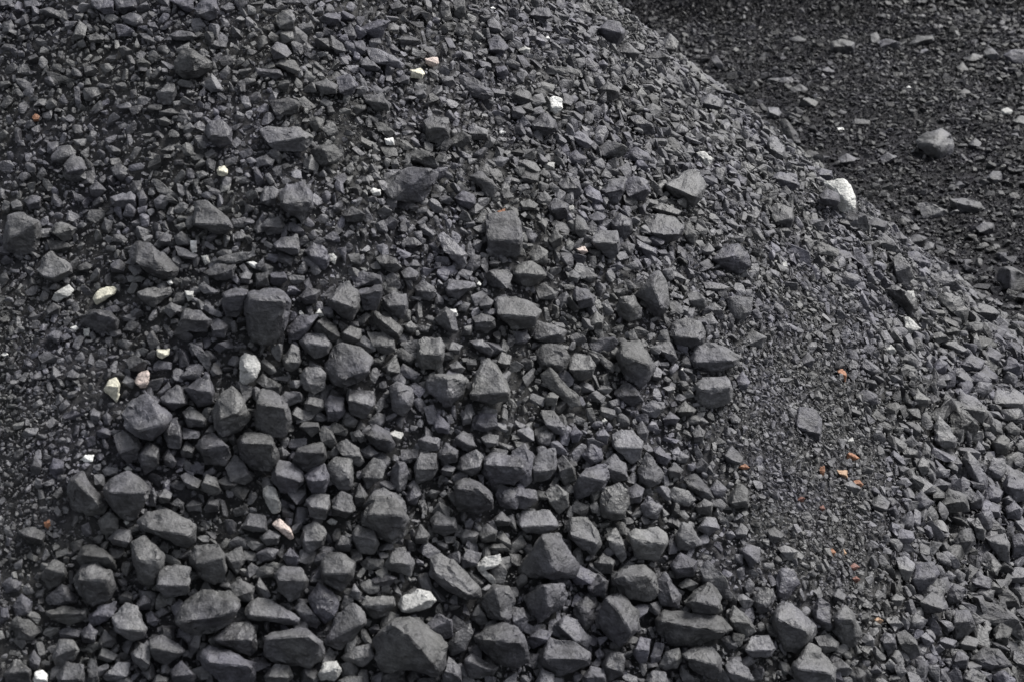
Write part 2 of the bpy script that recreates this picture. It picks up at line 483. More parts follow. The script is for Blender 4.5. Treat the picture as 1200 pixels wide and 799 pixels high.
520,60 580,20 630,50 650,100 620,140 560,145;;b
335,85 365,70 410,100 425,150 390,155 350,125;;+b
215,60 260,30 310,45 330,110 290,135 230,100;;-
625,240 680,205 760,220 800,260 780,320 710,345 650,310;;0;wide lump on the slope right of the middle
460,240 500,200 560,230 565,290 530,325 480,300;;-
370,320 410,285 490,285 500,330 500,395 460,410 400,375;375,335 495,340;+
500,350 540,330 575,350 560,395 520,400
590,360 620,338 670,365 675,395 630,405;;+
115,125 150,95 190,130 165,165 125,150;;+
165,170 200,130 265,160 260,220 200,232;;-b
55,300 85,275 118,305 100,338 65,330;;b
170,320 200,280 240,310 230,350 195,362
80,390 120,350 165,380 165,430 110,440
0,465 70,420 130,450 160,490 140,520 60,545 0,520;10,480 140,490;0;broad dome lump between block and loaf
-75,620 -60,595 20,590 90,620 130,655 110,690 100,735 0,735 -60,690;-70,670 20,680 115,685;+;loaf-shaped lump with a black cut face
580,580 640,560 660,480 690,475 720,520 735,600 730,650 680,680 640,650;660,540 700,640;0;tall fin-shaped lump right of the middle
490,640 510,595 570,585 605,640 600,690 550,705 500,680;550,630;0
285,590 300,545 360,560 390,590 380,635 320,650;;b
1005,600 1060,585 1125,600 1120,660 1090,700 1050,718 1010,680;;+;light grey shield-shaped lump on the right slope
735,760 760,710 820,692 880,710 905,760 890,810 830,830 770,820;;0;round lump just above the big pale-topped boulder
820,580 870,570 915,610 900,645 850,650 825,620
905,680 930,670 965,715 950,745 920,735;;+
920,630 950,620 995,680 980,702 940,670
930,415 990,350 1060,340 1110,400 1115,450 1060,480 980,460;940,415 1040,400;-b;dark slumped lump high on the right slope
885,365 920,340 948,370 930,395 895,395
1085,770 1130,750 1190,780 1170,830 1120,820;;+
725,465 760,460 815,510 790,525 750,510;;+
110,550 150,530 215,570 200,605 140,600
90,750 120,705 190,720 250,750 245,795 180,805 100,790
0,755 60,750 88,785 60,810 0,805;;+b
650,175 700,150 790,190 780,215 700,205
800,260 830,230 868,310 850,350 815,330
265,480 290,462 320,495 305,530 275,520;;+
320,470 360,465 402,495 370,525 335,510
40,150 80,135 120,160 110,185 50,185;;+
30,20 60,0 130,10 120,55 60,65;;-
895,520 960,525 1025,545 960,570 910,565
675,799 690,750 725,745 740,800 710,820
790,680 800,632 828,640 825,680;;+
545,760 570,742 592,790 560,805
1000,235 1030,225 1062,260 1050,282 1015,262;;+
360,690 390,660 430,690 425,745 385,750
300,200 340,235 360,280 320,320 290,290
360,215 400,190 440,215 420,250 375,245
W 300,365 340,355 355,380 330,395;;p;pinkish pebble in the middle of the slope
W 265,168 285,163 300,190 280,202;;g;small pale rim-shaped chip above the middle
W 135,560 147,555 155,580 145,595;;;tiny white chip on a lump in the middle
@3 1
V 262,52 310,42 365,42 387,75 417,150 405,180 345,195;;v;big jagged white stone on the heap's right edge
240,120 280,86 328,108 338,150 315,168 260,160;;f
222,10 250,-10 300,0 305,35 270,55 230,50;;b
10,40 60,5 130,20 150,70 120,95 60,80;;b
10,180 50,155 110,180 125,220 110,270 60,260 20,215
345,220 400,190 450,220 475,270 440,290 400,265
460,240 510,220 560,240 545,290 500,300;;-
575,300 620,290 655,320 645,375 590,330;;-
650,330 690,300 745,315 720,365 670,362;;-
715,370 745,330 780,345 765,385
640,385 700,380 765,425 750,460 705,465 670,420;;b
500,330 540,295 590,330 625,385 590,400 540,360
585,410 620,390 660,430 680,500 650,555 610,530 590,470;;+;pale upright lump on the heap's right rim
700,155 740,150 830,180 845,205 800,232 760,215;;+;flat pale slab on the ground behind the rim
850,130 920,128 990,150 1015,180 980,200 900,200 860,170
975,270 1010,240 1055,250 1060,285 1020,305
1020,40 1050,5 1090,5 1095,45 1050,72
1075,500 1090,455 1140,455 1210,490 1210,560 1140,565 1095,550;1135,460 1135,560;0;two-faced block on the ground at the right edge
1085,425 1120,410 1165,405 1130,440
965,640 990,622 1050,640 1085,670 1060,700 1000,712 970,680;985,660 1070,670;0
1035,615 1070,600 1102,625 1080,642
1110,640 1135,625 1162,640 1140,658
1140,690 1170,670 1210,685 1200,712 1150,710
545,555 600,540 660,570 690,600 700,650 660,680 600,620;630,560 680,640;-
745,480 830,475 905,550 880,565 820,550 770,520;;b
795,600 830,570 900,590 935,650 930,720 880,690 830,660;;0;large shelf-like lump at the heap's right foot
815,745 860,730 902,750 880,775 830,770
75,335 110,345 200,430 205,455 150,400;;b
195,360 250,335 330,370 325,400 220,400
325,520 360,475 420,490 435,520 380,555
870,70 895,50 922,70 900,92
765,765 810,755 850,790 800,810;;+
665,265 690,250 712,270 690,287;;+
10,535 30,510 55,550 40,570
160,505 180,500 215,555 200,565;;+
405,400 440,380 480,440 460,470 420,440
W 65,430 85,425 92,455 75,468;;g;small whitish chip on the right slope
W 640,690 660,685 715,740 660,770 640,740;;g;pale grey wedge at the heap's right rim
W 650,565 682,562 690,605 665,600;;g;small pale facet-shaped chip right of the rim lump
@0 2
575,345 620,280 690,248 745,290 795,350 770,410 710,460 640,440 590,395;640,420 765,385;+;layered rounded boulder beside a bright cream stone
750,260 830,200 870,240 875,290 810,320 765,290
865,220 920,180 975,155 1000,230 995,290 930,300 890,260;900,220 990,240;b
1000,330 1030,250 1090,210 1140,280 1170,350 1130,410 1050,440 1010,400;1020,370 1110,330;0;big conical lump left of the middle
925,490 950,440 1000,430 1060,490 1085,530 1050,575 960,570
1115,470 1150,425 1260,440 1290,480 1300,540 1260,600 1190,600 1130,540;1130,470 1280,480;-
325,650 390,610 450,680 500,760 480,800 400,815 340,780 325,720;350,650 460,760;0;large leaning lump at the left, smooth and blunt
485,690 530,640 600,610 660,650 695,690 680,760 640,820 570,830 510,760;500,705 690,705;0;large broad-shouldered lump at the left
530,440 580,420 640,450 665,500 640,560 600,575 560,510;;-
640,540 690,470 740,500 740,580 680,620;;--
415,330 440,312 470,330 465,385 430,390
475,350 500,330 522,350 515,390 485,390
765,430 800,370 830,360 855,430 840,505 790,490;;-
850,330 890,300 965,360 960,395 880,400
1060,590 1100,530 1140,560 1180,640 1150,670 1090,640
935,690 970,620 1015,640 1040,700 1000,720;;+
1015,650 1060,630 1112,660 1090,692 1040,690
845,630 870,610 940,650 930,690 880,690;;+
735,720 770,685 805,710 790,755 750,755
800,760 830,730 865,755 850,785
870,770 900,740 950,755 940,790 885,792;;+
960,780 980,735 1025,740 1025,795 970,797
480,600 500,585 550,590 550,620 490,632;;+
180,70 220,45 282,75 260,105 200,105
305,155 340,130 377,155 350,182 315,178
290,345 340,320 392,340 360,365 300,362;;b
100,440 125,405 180,403 165,435 120,447;;++
140,590 165,530 195,560 190,620 150,625
230,600 250,545 300,560 295,620 260,640;;b
220,490 240,475 268,490 245,508;;+
840,160 880,125 925,150 915,175 850,178
590,85 630,60 690,100 670,140 610,135;;-
845,510 870,465 912,495 900,540 855,540
890,590 920,560 955,580 950,620 905,618;;b
700,700 720,685 737,730 730,770 705,765;;+
450,420 490,400 530,420 510,450 460,450;;b
890,10 940,30 990,100 975,140 930,80
760,540 790,500 828,560 810,590 770,575
W 5,60 25,47 40,60 25,75;;;small white pebble at the very left edge
W 487,225 510,180 545,168 562,200 560,250 545,282 520,245;;y;bright cream jagged stone left of the layered boulder
W 630,185 650,150 690,135 703,160 690,205 660,222;;p;pinkish-white stone above the layered boulder
W 735,38 795,35 790,60 760,80 735,68;;y;flat cream wedge above the pinkish-white stone
W 1118,190 1125,70 1150,55 1198,75 1222,110 1198,170 1140,205;;G;large light grey block left of the middle
W 378,550 400,530 440,530 430,555 395,562;;;small white chip among the left fines
W 870,320 890,300 938,335 925,357 890,345;;G;pale grey chip wedged between left boulders
W 580,595 600,582 622,598 605,615;;G;pale pebble on top of the broad-shouldered lump
@1 2
205,0 240,-35 320,-35 355,10 330,60 270,82 230,40;;+;pale rounded block above the big rough boulder
520,-45 600,-45 645,-10 650,50 600,60 550,30;;0
325,120 350,30 400,15 490,30 540,80 530,150 460,190 400,210 350,180;400,180 525,140;0;big rough boulder left of the middle
205,160 240,115 300,120 325,150 320,220 270,245 225,215;;+
765,0 780,-15 860,-15 880,20 875,90 850,130 780,130 755,90;765,58 870,60;+;cube-shaped lump with a bright square top
1000,240 1050,120 1090,80 1130,110 1185,230 1180,270 1080,290 1005,275;1000,250 1090,255 1180,240;+;pyramid lump with a bright triangular face
800,190 820,155 960,155 990,180 975,250 910,300 880,300 810,240;895,170 900,270;+;split-faced block with a bright left face
425,260 440,225 550,230 560,280 530,320 510,360 450,340 430,300;430,270 550,305;0
625,215 660,190 740,220 730,300 690,345 640,320;;0
320,290 350,255 410,265 415,330 380,375 335,370;;b
225,290 250,258 310,270 320,310 280,340 235,330;;+
110,260 140,230 220,250 215,280 150,300;;++
0,270 30,225 100,235 150,290 160,380 130,440 50,440 0,400;10,290 140,310;0;tall smooth boulder left of small cubes
30,220 60,172 115,200 110,245 50,240;;-
120,80 170,15 200,30 215,90 180,140 140,130
175,560 200,500 270,470 310,475 330,540 300,590 230,605;190,515 315,520;-
70,640 100,560 160,565 215,610 225,650 190,700 120,705;;0
225,630 270,590 320,575 345,650 320,700 260,710;;b
335,580 370,545 450,550 455,640 440,690 390,690 345,630;;+
375,490 420,455 480,500 505,560 480,580 420,545
510,430 560,390 620,420 650,480 620,520 560,500;520,440 635,465;-
485,620 550,545 610,560 600,600 560,660 520,685
640,590 660,560 700,570 718,620 700,690 660,705 630,650;670,570 670,695;0
740,590 770,515 840,530 850,590 820,640 750,665;745,595 845,595;+
760,460 800,440 860,455 855,505 810,515 765,495;;+
940,590 960,540 1030,505 1065,540 1050,600 1010,625
1060,610 1070,550 1110,520 1200,530 1255,560 1260,620 1200,670 1100,665;1070,575 1250,585;0;wide dark lump near the middle, crested top
930,710 940,660 980,635 1050,660 1110,720 1105,780 1030,800 950,790;940,680 1050,690 1100,740;-
500,770 560,700 610,685 690,740 700,799 640,810 560,800;;+
1125,720 1140,680 1200,680 1240,720 1220,780 1140,770;;0
235,740 270,712 345,715 350,780 320,830 250,820;;+
350,740 400,705 450,720 465,790 420,825 360,810
1010,380 1050,335 1120,340 1130,390 1080,425 1020,410;;b
1055,450 1090,428 1135,440 1130,485 1085,500;;+
930,450 970,420 1010,440 1035,490 990,515 945,490
825,370 850,330 905,390 900,430 850,430;;b
295,420 320,395 355,420 380,480 350,500 320,470
340,400 370,375 432,410 420,440 370,430;;-
405,370 440,345 478,370 460,400 420,400
665,540 700,520 745,540 720,568 680,565
490,510 530,480 572,520 540,548 500,540
455,430 480,410 517,455 490,475;;+
205,400 225,375 290,380 300,420 260,445;210,400 295,395;0
160,340 190,305 227,330 210,370 170,365
90,510 120,480 162,525 130,552 100,540
455,720 485,665 522,720 500,772 465,765;;-
890,30 920,0 962,20 950,60 905,58
1000,0 1060,-10 1110,40 1100,65 1040,45;;+
660,140 690,105 765,150 740,178 690,170;;b
1120,90 1150,50 1195,70 1190,115 1140,125
905,110 940,90 978,125 960,152 915,140;;+
860,600 890,570 932,590 915,630 870,625
700,720 740,670 775,710 750,765 710,755;;b
825,790 860,750 912,780 900,830 840,825
850,530 890,475 945,510 940,565 870,575;;-
960,340 990,305 1015,330 1005,385 970,390;;+
W 30,690 60,668 90,690 115,760 110,799 75,799 40,740;;g;light grey finger-shaped stone left of the middle
W 620,430 650,415 690,430 660,460 635,452;;g;whitish chip among small lumps, centre
@2 2
840,80 870,20 920,0 1000,30 1075,75 1040,110 930,150 860,120;850,100 945,95 1040,90;+;big pale-topped boulder on the right slope
860,200 900,170 1000,165 1030,220 1020,280 950,310 880,300 860,260;870,220 935,250 1020,210;++;bright-capped lump under the pale-topped boulder
490,60 520,10 600,0 640,60 670,120 640,180 600,215 540,190 500,120;510,60 640,110;0;large dark shoulder lump right of the middle
110,60 150,15 230,15 265,70 250,130 190,140 130,110
265,100 290,60 360,65 385,110 370,165 310,180 275,140;270,135 380,130;+
140,160 180,125 230,180 310,250 315,300 270,300 200,230 150,200
475,230 530,190 580,215 615,280 560,300 490,260;;-
610,310 650,275 710,285 720,310 670,355 620,345;;++;pale egg-shaped lump right of the middle
470,440 520,410 570,415 610,470 600,540 560,570 520,520 475,490;480,495 605,495;++;lump with a beige-white cap and black underside
0,520 60,480 95,540 90,650 50,680 10,640;10,610 85,600;+;pale-topped lump touching the crested dark lump, centre
95,560 130,520 200,500 210,600 170,640 100,660;100,610 195,600;+
210,560 240,535 290,590 300,650 250,670 215,640
290,680 350,590 440,575 455,640 420,700 370,720 300,735;;b
430,570 480,525 530,570 545,640 480,660 450,640;440,590 530,620;0
590,600 630,520 660,550 710,620 690,660 640,680 600,650
415,740 430,690 500,665 540,690 550,760 530,820 470,835 420,810;;0
540,690 580,660 618,690 600,755 550,760;;b
735,720 760,680 830,700 860,740 830,770 770,760;;+
800,640 860,620 910,670 945,730 900,745 830,690;;-
660,510 690,490 745,545 720,580 680,560;;b
1000,750 1060,660 1105,690 1105,780 1040,785
155,700 210,670 260,710 265,770 220,800 180,760;;+
0,690 40,680 110,700 120,740 60,785 0,770
325,530 370,480 420,500 425,550 370,578;;b
390,430 430,405 460,440 440,480 400,475;;+
265,420 295,390 330,430 310,470 280,470;;b
135,320 200,330 250,400 240,440 200,430 150,380;;+
110,440 160,410 190,430 170,490 120,480
150,270 180,235 220,255 205,300 165,300;;+
395,220 430,203 470,220 450,247 410,240;;++
355,40 420,60 480,110 470,145 420,110
360,10 420,-15 495,5 470,45 400,40;;b
670,0 740,0 775,80 760,110 700,60;;-
650,140 680,113 705,140 690,185 660,180;;+
1050,175 1080,140 1115,190 1095,235 1060,225;;+b
1020,350 1045,330 1072,365 1050,397 1025,385
930,475 965,445 1002,470 980,495
845,420 875,390 905,420 890,470 855,465
700,460 740,450 782,460 740,475;;++
580,400 610,372 640,420 625,470 595,450
700,360 740,330 785,360 760,390 715,390;;b
765,320 810,280 862,320 840,352 785,350
760,540 790,512 830,540 810,570 775,568;;+
855,580 885,545 922,580 905,620 865,610
985,530 1030,490 1085,540 1060,575 1010,570
920,690 960,640 1005,690 985,730 935,725;;b
725,600 760,565 802,600 785,640 740,640
860,770 900,735 940,760 930,810 870,805
600,760 640,725 702,770 680,830 620,820;;b
W 420,370 433,358 448,372 432,384;;g;small pale pebble left of the egg-shaped lump
W 1066,453 1078,443 1090,455 1078,466;;g;tiny pale pebble beside the right fines
W 790,130 800,122 812,132 801,142;;;speck-sized white chip left of the bright-capped lump
O 1055,588 1092,572 1112,590 1092,602;;;orange sliver at the upper edge of the fines
@3 2
850,340 880,315 920,315 990,400 970,435 900,430 860,390;;--;flat black-faced lump on the right slope
880,290 900,230 980,260 1030,330 1000,380 930,310;;+
675,245 700,220 765,275 750,305 700,295;;+
780,400 800,345 850,400 885,460 870,500 830,505 790,460;;+
1045,270 1070,225 1150,225 1210,260 1210,330 1110,335 1060,310;1060,290 1190,290;+;wide pale lump at the right edge
1020,400 1050,355 1090,380 1100,430 1040,445;;+
1045,470 1100,430 1130,460 1120,520 1070,530
1110,400 1140,375 1182,410 1170,440 1120,435;;+
910,550 940,515 980,560 1030,640 1020,680 970,670 930,610;940,560 990,660;+;long pale lump sloping down at the right
1015,600 1050,545 1110,550 1115,600 1070,650 1030,640;;+
1105,660 1130,615 1210,640 1210,740 1150,755 1110,710;;+
690,580 720,540 755,560 755,610 720,630;;+
765,610 800,588 850,600 845,635 790,640;;+
830,580 865,562 892,590 880,620
810,200 840,140 880,135 875,210 830,230;;b
880,160 910,140 965,180 950,205 890,205
945,235 990,190 1045,195 1050,235 1000,260;;+
955,160 1020,115 1075,160 1070,190 1000,185;;-b
765,120 800,80 842,100 830,150 780,148;;b
890,110 950,60 1012,90 1000,135 920,140
1010,60 1040,20 1092,60 1080,110 1030,100;;b
1090,120 1130,70 1195,110 1180,160 1110,155;;b
420,120 450,75 520,120 535,145 480,160
370,110 395,80 422,105 410,140 380,138
415,240 450,220 510,250 515,290 470,300;;b
110,370 150,310 220,320 255,380 240,470 190,450 130,410;;bs;bluish low mound-like lump in the right fines
680,730 720,700 775,750 740,790 690,780;;b
885,680 910,630 945,650 940,705 900,710;;+
760,670 800,640 860,665 840,700 780,700;;b
800,740 850,690 930,720 940,790 840,800
940,750 980,700 1012,730 1000,780 950,785
1000,720 1040,670 1102,700 1080,752 1020,750;;-b
1020,790 1050,750 1090,770 1085,820 1030,825;;+
1110,780 1150,745 1195,790 1180,830 1120,825;;+
620,500 650,490 700,510 700,540 650,540
715,520 735,470 762,500 755,545 725,545;;+
815,270 835,235 862,265 850,310 822,305
655,150 675,130 700,170 690,190 665,185
150,90 185,50 222,85 205,122 165,118;;b
100,90 125,58 152,80 140,115 110,115;;b
175,160 205,135 237,160 215,182 185,180
400,410 420,400 457,445 440,462;;+
760,200 785,190 805,270 790,282
480,750 520,710 572,750 550,795 495,790
800,10 880,0 930,40 880,55;;+
335,660 390,650 440,690 400,715;;+
1150,20 1185,25 1180,70 1160,65;;+
0,60 25,65 22,120 0,125;;b
1140,560 1165,520 1200,550 1190,590 1150,590
1160,480 1185,470 1205,490 1190,515 1165,510
O 320,135 350,125 368,150 362,190 340,170;;;orange brick fragment high in the right fines
O 368,515 395,520 428,545 400,560 370,550;;;flat orange fragment in the middle of the fines
O 400,650 430,645 445,670 430,690 405,680;;;bright orange fragment on a grey flake
O 240,590 262,580 268,600 258,630 245,615;;;thin rusty sliver in the fines
O 320,602 370,600 372,640 345,632;;p;pale orange flake between the orange fragments
O 130,740 155,725 175,735 160,752;;r;dull reddish flake low in the fines
O 240,775 258,765 268,785 250,797;;r;small rust-red flake below the thin sliver
W 545,42 575,15 600,45 580,65;;g;chalky pale chip at the top of the right fines
W 370,462 395,448 405,475 385,487;;g;small pale pebble above the flat orange fragment
@0 3
650,50 690,0 790,-5 870,40 915,60 910,130 870,165 780,130 680,90;690,80 880,110;0;large oblong boulder with a broken right end
615,150 680,115 730,160 770,210 760,260 720,340 660,330 620,240;640,220 690,265 750,225;0;tall tapering lump, black beneath, lower left
510,125 545,85 605,85 615,125 590,165 530,155;;+
350,320 390,250 460,235 515,280 540,350 510,420 430,440 370,380;360,320 430,305 490,320;0;egg-shaped boulder with a black flat face
730,350 750,265 820,250 890,265 890,350 870,385 780,400;735,345 885,350;+;cube-shaped lump with a lit front, lower left
885,200 920,165 1020,155 1050,200 1060,330 1000,335 930,300 890,250;;0
1040,200 1130,165 1145,230 1110,290 1065,250
820,500 870,420 960,370 1070,365 1125,420 1100,500 1000,560 920,575 850,545;840,520 1000,500 1110,460;0;huge oval boulder at the lower left
995,600 1080,530 1160,515 1195,550 1195,650 1170,680 1080,640;1010,600 1180,600;-
940,680 985,620 1060,650 1190,700 1190,780 1150,805 1040,800 960,740;970,700 1180,730;b;bluish slab-sided boulder at the bottom, lower left
525,490 590,430 640,450 690,540 670,590 620,605 545,560;545,550 670,560;++;pale upright lump with white-speckled face, lower left
190,300 250,225 300,240 320,290 270,350 230,360
210,410 290,340 350,380 360,430 230,440;;-b
220,470 300,440 400,455 400,500 330,530 240,500;230,480 390,475;0;lens-shaped lump with a bright sliver on top
415,490 470,440 540,420 545,460 500,510 430,540;;b
60,440 100,380 150,420 145,485 80,490;;b
50,530 80,490 140,510 190,560 150,600 80,600;;-
245,680 280,600 340,600 370,650 340,700 260,730;255,680 350,640;+
700,600 760,575 830,615 865,650 830,680 780,715 720,690;710,640 840,660;0
610,660 660,620 705,640 700,720 670,750 630,710;;+
480,770 550,700 605,710 605,745 540,790 490,790;;+
880,620 910,575 940,575 935,650 890,685;;+
455,690 480,635 550,670 520,705;;+
265,770 310,700 390,720 390,800 330,830 270,820
400,790 420,685 450,690 465,790 430,820
795,740 850,700 915,770 900,810 810,800;;-b
710,800 740,762 790,780 785,830 720,830;;+
460,40 510,0 555,30 550,90 500,110 470,90
360,220 400,150 450,150 540,230 540,270 470,235 380,250;;-
460,610 490,555 540,590 525,635 470,640;;-
275,560 320,540 382,560 370,590 290,590;;b
380,560 420,520 455,560 440,620 390,610;;b
0,445 35,450 45,500 0,530;;b
85,90 150,70 210,100 200,150 130,150;;-
680,480 710,465 747,510 725,538 690,520;;b
635,430 670,390 712,410 700,455 650,460;;b
555,400 590,370 622,390 610,430 565,430;;-
135,680 160,645 190,690 175,740 140,735;;b
1130,70 1170,10 1240,20 1250,90 1190,95
1075,350 1120,320 1190,350 1180,420 1100,420
20,760 80,690 150,740 140,810 40,815
10,340 50,300 102,330 90,375 30,380;;b
185,370 215,355 200,400 160,405
W 155,790 165,750 200,740 222,760 220,799 170,805;;;white lump at the bottom left corner
W 578,48 592,36 606,50 592,62;;g;small pale pebble beside the oblong boulder
O 205,50 230,38 238,62 225,80 210,70;;;orange fragment near the lower left edge
@1 3
555,600 640,515 760,500 820,540 885,620 880,720 850,760 760,735 600,740 565,680;640,525 690,560 840,720;0;huge angular boulder with a black face, bottom edge
810,210 870,190 930,230 1040,350 1045,400 1000,415 900,370 820,300;830,280 980,385;0;large wedge-shaped boulder near the bottom, pale back
40,590 70,560 230,545 310,600 310,680 250,740 120,710 50,690;50,592 250,580 300,620;0;large flat-topped block with a dark front, bottom
320,590 380,480 450,430 510,470 515,530 450,600 400,650 330,620;340,600 440,560 500,520;0;tilted brick-like lump beside the flat-topped block
250,400 290,335 360,380 385,430 370,490 320,520 270,480;;b;oval bluish lump near the bottom
300,240 340,185 400,190 465,240 450,310 400,365 320,330;310,290 440,290;0
95,290 130,260 210,265 245,320 200,410 150,420 110,370;100,318 235,322;0
-55,470 0,400 80,420 195,490 190,530 80,520 -40,510;-30,485 170,505;+;long low lump pointing right, lower left
490,430 520,395 640,400 650,440 610,480 560,500 510,470;500,440 600,470 640,430;+
600,250 640,185 720,190 740,240 720,300 640,280;;+
455,100 480,65 550,80 575,150 550,200 490,190 460,150;460,110 560,130;+
500,60 510,0 560,-70 640,-70 690,-10 715,50 690,110 640,150 560,110;520,10 690,20;0;big dark shouldered boulder, lower middle
210,130 230,70 290,45 330,100 310,160 250,200 220,180
20,120 60,85 115,110 100,150 50,160
0,200 50,165 105,180 90,225 20,235;;b
125,210 160,165 205,210 190,255 150,250;;b
400,680 460,630 540,615 550,680 500,725 420,700;;+
385,790 420,770 495,772 500,820 390,825;;+
1030,590 1080,540 1170,520 1240,560 1270,620 1270,700 1200,730 1100,690 1050,650;1060,600 1240,610;-;large rounded dark boulder at the bottom edge
1055,420 1110,345 1180,350 1210,410 1195,500 1170,520 1090,490;1120,360 1150,500;0
890,620 940,560 1000,525 1015,570 980,650 920,670
800,530 850,480 915,510 920,580 850,600;;b
870,760 900,680 955,730 960,799 890,810
970,700 1010,665 1130,730 1110,770 1000,780
40,770 90,715 150,720 170,770 130,820 60,820
580,770 630,735 690,740 700,800 600,820;;-
440,390 460,335 495,380 480,420;;++
175,450 220,420 300,520 280,545 220,520;;-
815,40 850,0 930,30 940,90 880,110 830,90;;0
950,110 980,80 1040,100 1030,145 970,150
1040,100 1080,55 1130,90 1120,140 1060,140
1105,40 1150,0 1195,40 1180,65 1120,65
735,110 770,60 815,110 800,150 750,145
490,240 520,218 595,225 595,265 510,275
370,160 400,110 450,130 440,185 390,190
950,230 990,180 1055,195 1020,260 970,265;;b
0,270 40,250 82,265 75,305 0,310
1000,490 1040,440 1088,520 1050,535
540,320 590,285 660,310 620,350 560,350;;b
1000,160 1130,180 1190,190 1150,150 1080,155;;-
W 75,60 110,35 160,70 150,105 175,122 160,135 120,100;;p;pinkish-white stone beneath the finger-shaped stone
W 1030,250 1070,215 1140,200 1150,235 1100,265 1050,280;;G;pale grey flat stone right of the wedge-shaped boulder
W 1050,285 1075,275 1125,335 1110,342;;G;thin pale splinter beside the wedge-shaped boulder
W 665,435 690,395 760,365 820,380 840,410 810,450 720,470 680,465;;G;light grey smooth lump above the huge angular boulder
W 290,760 320,705 380,700 400,740 370,790 300,790;;G;light grey lump at the bottom edge
W 330,45 350,30 382,45 370,60 345,60;;G;small pale flake below the finger-shaped stone
@2 3
25,50 50,0 170,-5 215,55 200,80 140,100 70,105;40,70 200,65;++;bright flat-topped lump above the great ridge boulder
30,280 90,190 140,110 220,105 270,180 305,260 290,300 200,315 60,300;145,115 185,180 195,280;0;great ridge boulder, half lit and half black
260,60 280,30 350,30 400,90 415,150 380,200 320,170 270,120;270,110 400,150;+;rounded lump with a speckled shiny top
435,115 485,80 520,130 535,210 510,235 470,180;440,130 525,160;+
550,105 580,85 680,75 720,110 720,150 680,225 580,215;560,130 650,175 715,150;++;shelf lump with a pale wavy top
765,120 800,50 840,65 890,150 840,185 775,170;;+;smooth pale triangular lump, lower right of the middle
870,80 910,25 950,30 970,80 920,115;;++
60,390 120,345 240,335 265,390 240,450 130,515 80,460;155,345 165,450;0;two-faced boulder below the great ridge boulder
400,480 460,395 510,390 590,470 595,540 550,580 510,625 460,590 405,530;440,405 500,470 560,570;0;large boulder with a slanting bright edge
470,310 520,260 620,255 665,290 685,380 650,425 560,410 490,360;480,310 560,335 630,290;0;broad arched lump behind the slanting-edged boulder
660,330 720,285 790,390 780,450 700,440;;b
205,530 250,490 310,510 370,590 350,640 280,620 220,570;225,540 300,610;+
125,680 180,600 280,610 360,660 370,720 300,750 220,770 140,720;150,690 350,690;0;large coarse boulder at the bottom, right of middle
680,510 720,465 850,495 970,490 1020,550 970,600 850,625 730,620 690,570;695,510 850,560 1000,560;0;very long log-like boulder at the bottom
800,670 850,640 930,630 975,690 975,750 940,785 850,740;810,680 960,720;0
690,720 720,650 780,640 795,690 770,730 710,740;;+
805,430 850,380 920,330 980,390 985,460 940,490 860,480;;0
880,270 920,230 960,300 1030,390 1020,415 960,390 900,330;;+;tall leaning splinter-shaped lump, lower right
1010,480 1040,440 1110,500 1140,560 1090,590 1030,540
1085,640 1120,580 1200,580 1230,640 1200,680 1120,680;1095,650 1220,650;++;pale box lump near the bottom, lower right
1000,720 1040,690 1110,735 1130,790 1060,810 1010,780;;+
565,650 600,590 650,600 630,700 590,710;;+b
290,430 350,400 390,440 380,520 340,560 290,490;;-
0,450 50,450 75,510 50,560 0,540;;+
110,800 140,735 195,760 200,830 120,835;;+
330,770 370,725 430,740 440,800 360,820;;+
620,790 660,745 720,750 730,820 640,830
785,760 800,730 860,780 840,815
345,330 400,290 450,330 430,400 370,395
270,300 310,250 400,290 360,330 300,340;;b
385,240 430,195 480,230 470,285 410,290
1045,400 1080,385 1130,420 1100,470;;+
1120,420 1160,355 1210,360 1210,460 1160,490
1065,190 1100,150 1160,170 1160,230 1110,260;;+
1040,90 1075,55 1110,85 1090,130 1050,125
960,15 975,10 1018,65 1005,77;;++
745,250 790,190 870,230 850,300 770,310;;-b
780,345 820,310 882,340 850,372
640,690 670,615 712,620 690,700 655,720;;b
420,720 460,660 530,660 520,760 450,790;;-
1085,350 1110,310 1135,340 1120,390 1095,385
390,660 410,640 432,670 410,700;;+
70,600 120,550 190,560 160,620 100,640;;-b
@3 3
15,480 60,430 110,430 160,490 220,540 200,590 140,665 80,640 30,560;40,500 190,570;0;big tilted slab-like boulder at the lower right
115,720 200,615 250,650 315,740 310,810 180,830 130,790;130,735 300,760;+;pale ridged slab at the bottom, lower right
305,500 360,435 400,480 440,570 420,630 370,640 310,570;320,500 395,500;0;lump with a black front face, lower right
210,480 240,400 290,440 305,540 290,565 230,530
40,310 60,265 120,265 150,340 120,370 70,430 40,410;;b
-10,370 25,360 35,400 10,460 -10,450
600,220 640,210 690,245 660,320 635,320;;+++;pale pointed tooth-shaped flake, right slope
660,320 700,250 770,235 800,290 760,350 710,385;;b
590,110 620,80 680,95 690,130 650,155 610,140;;+
865,140 920,75 950,80 970,140 930,200 890,225
1020,125 1110,105 1130,150 1130,250 1090,230 1050,180;1030,135 1125,160;+
1140,120 1180,105 1210,120 1210,210 1150,220;;b
950,50 980,30 1020,90 1010,140 975,120
1005,40 1040,20 1110,85 1095,120 1040,100;;-
690,430 770,370 820,390 840,450 800,470 720,480
1070,380 1110,350 1170,400 1180,450 1120,450;;-
945,450 1010,420 1090,440 1150,480 1205,570 1190,600 1100,520 1000,490;;-;long dark arched lump at the lower right edge
1050,560 1090,510 1140,550 1120,620 1070,620;;-
860,540 880,460 940,460 970,540 930,590 880,595;870,520 955,510;0
525,600 550,565 595,575 600,640 560,680;;b
600,570 640,555 690,600 715,670 670,690 620,640
705,590 740,565 780,610 740,640;;++
755,640 770,620 797,670 780,690;;++
435,600 470,565 500,600 490,640;;++
300,710 340,690 400,740 370,770 320,760;;+
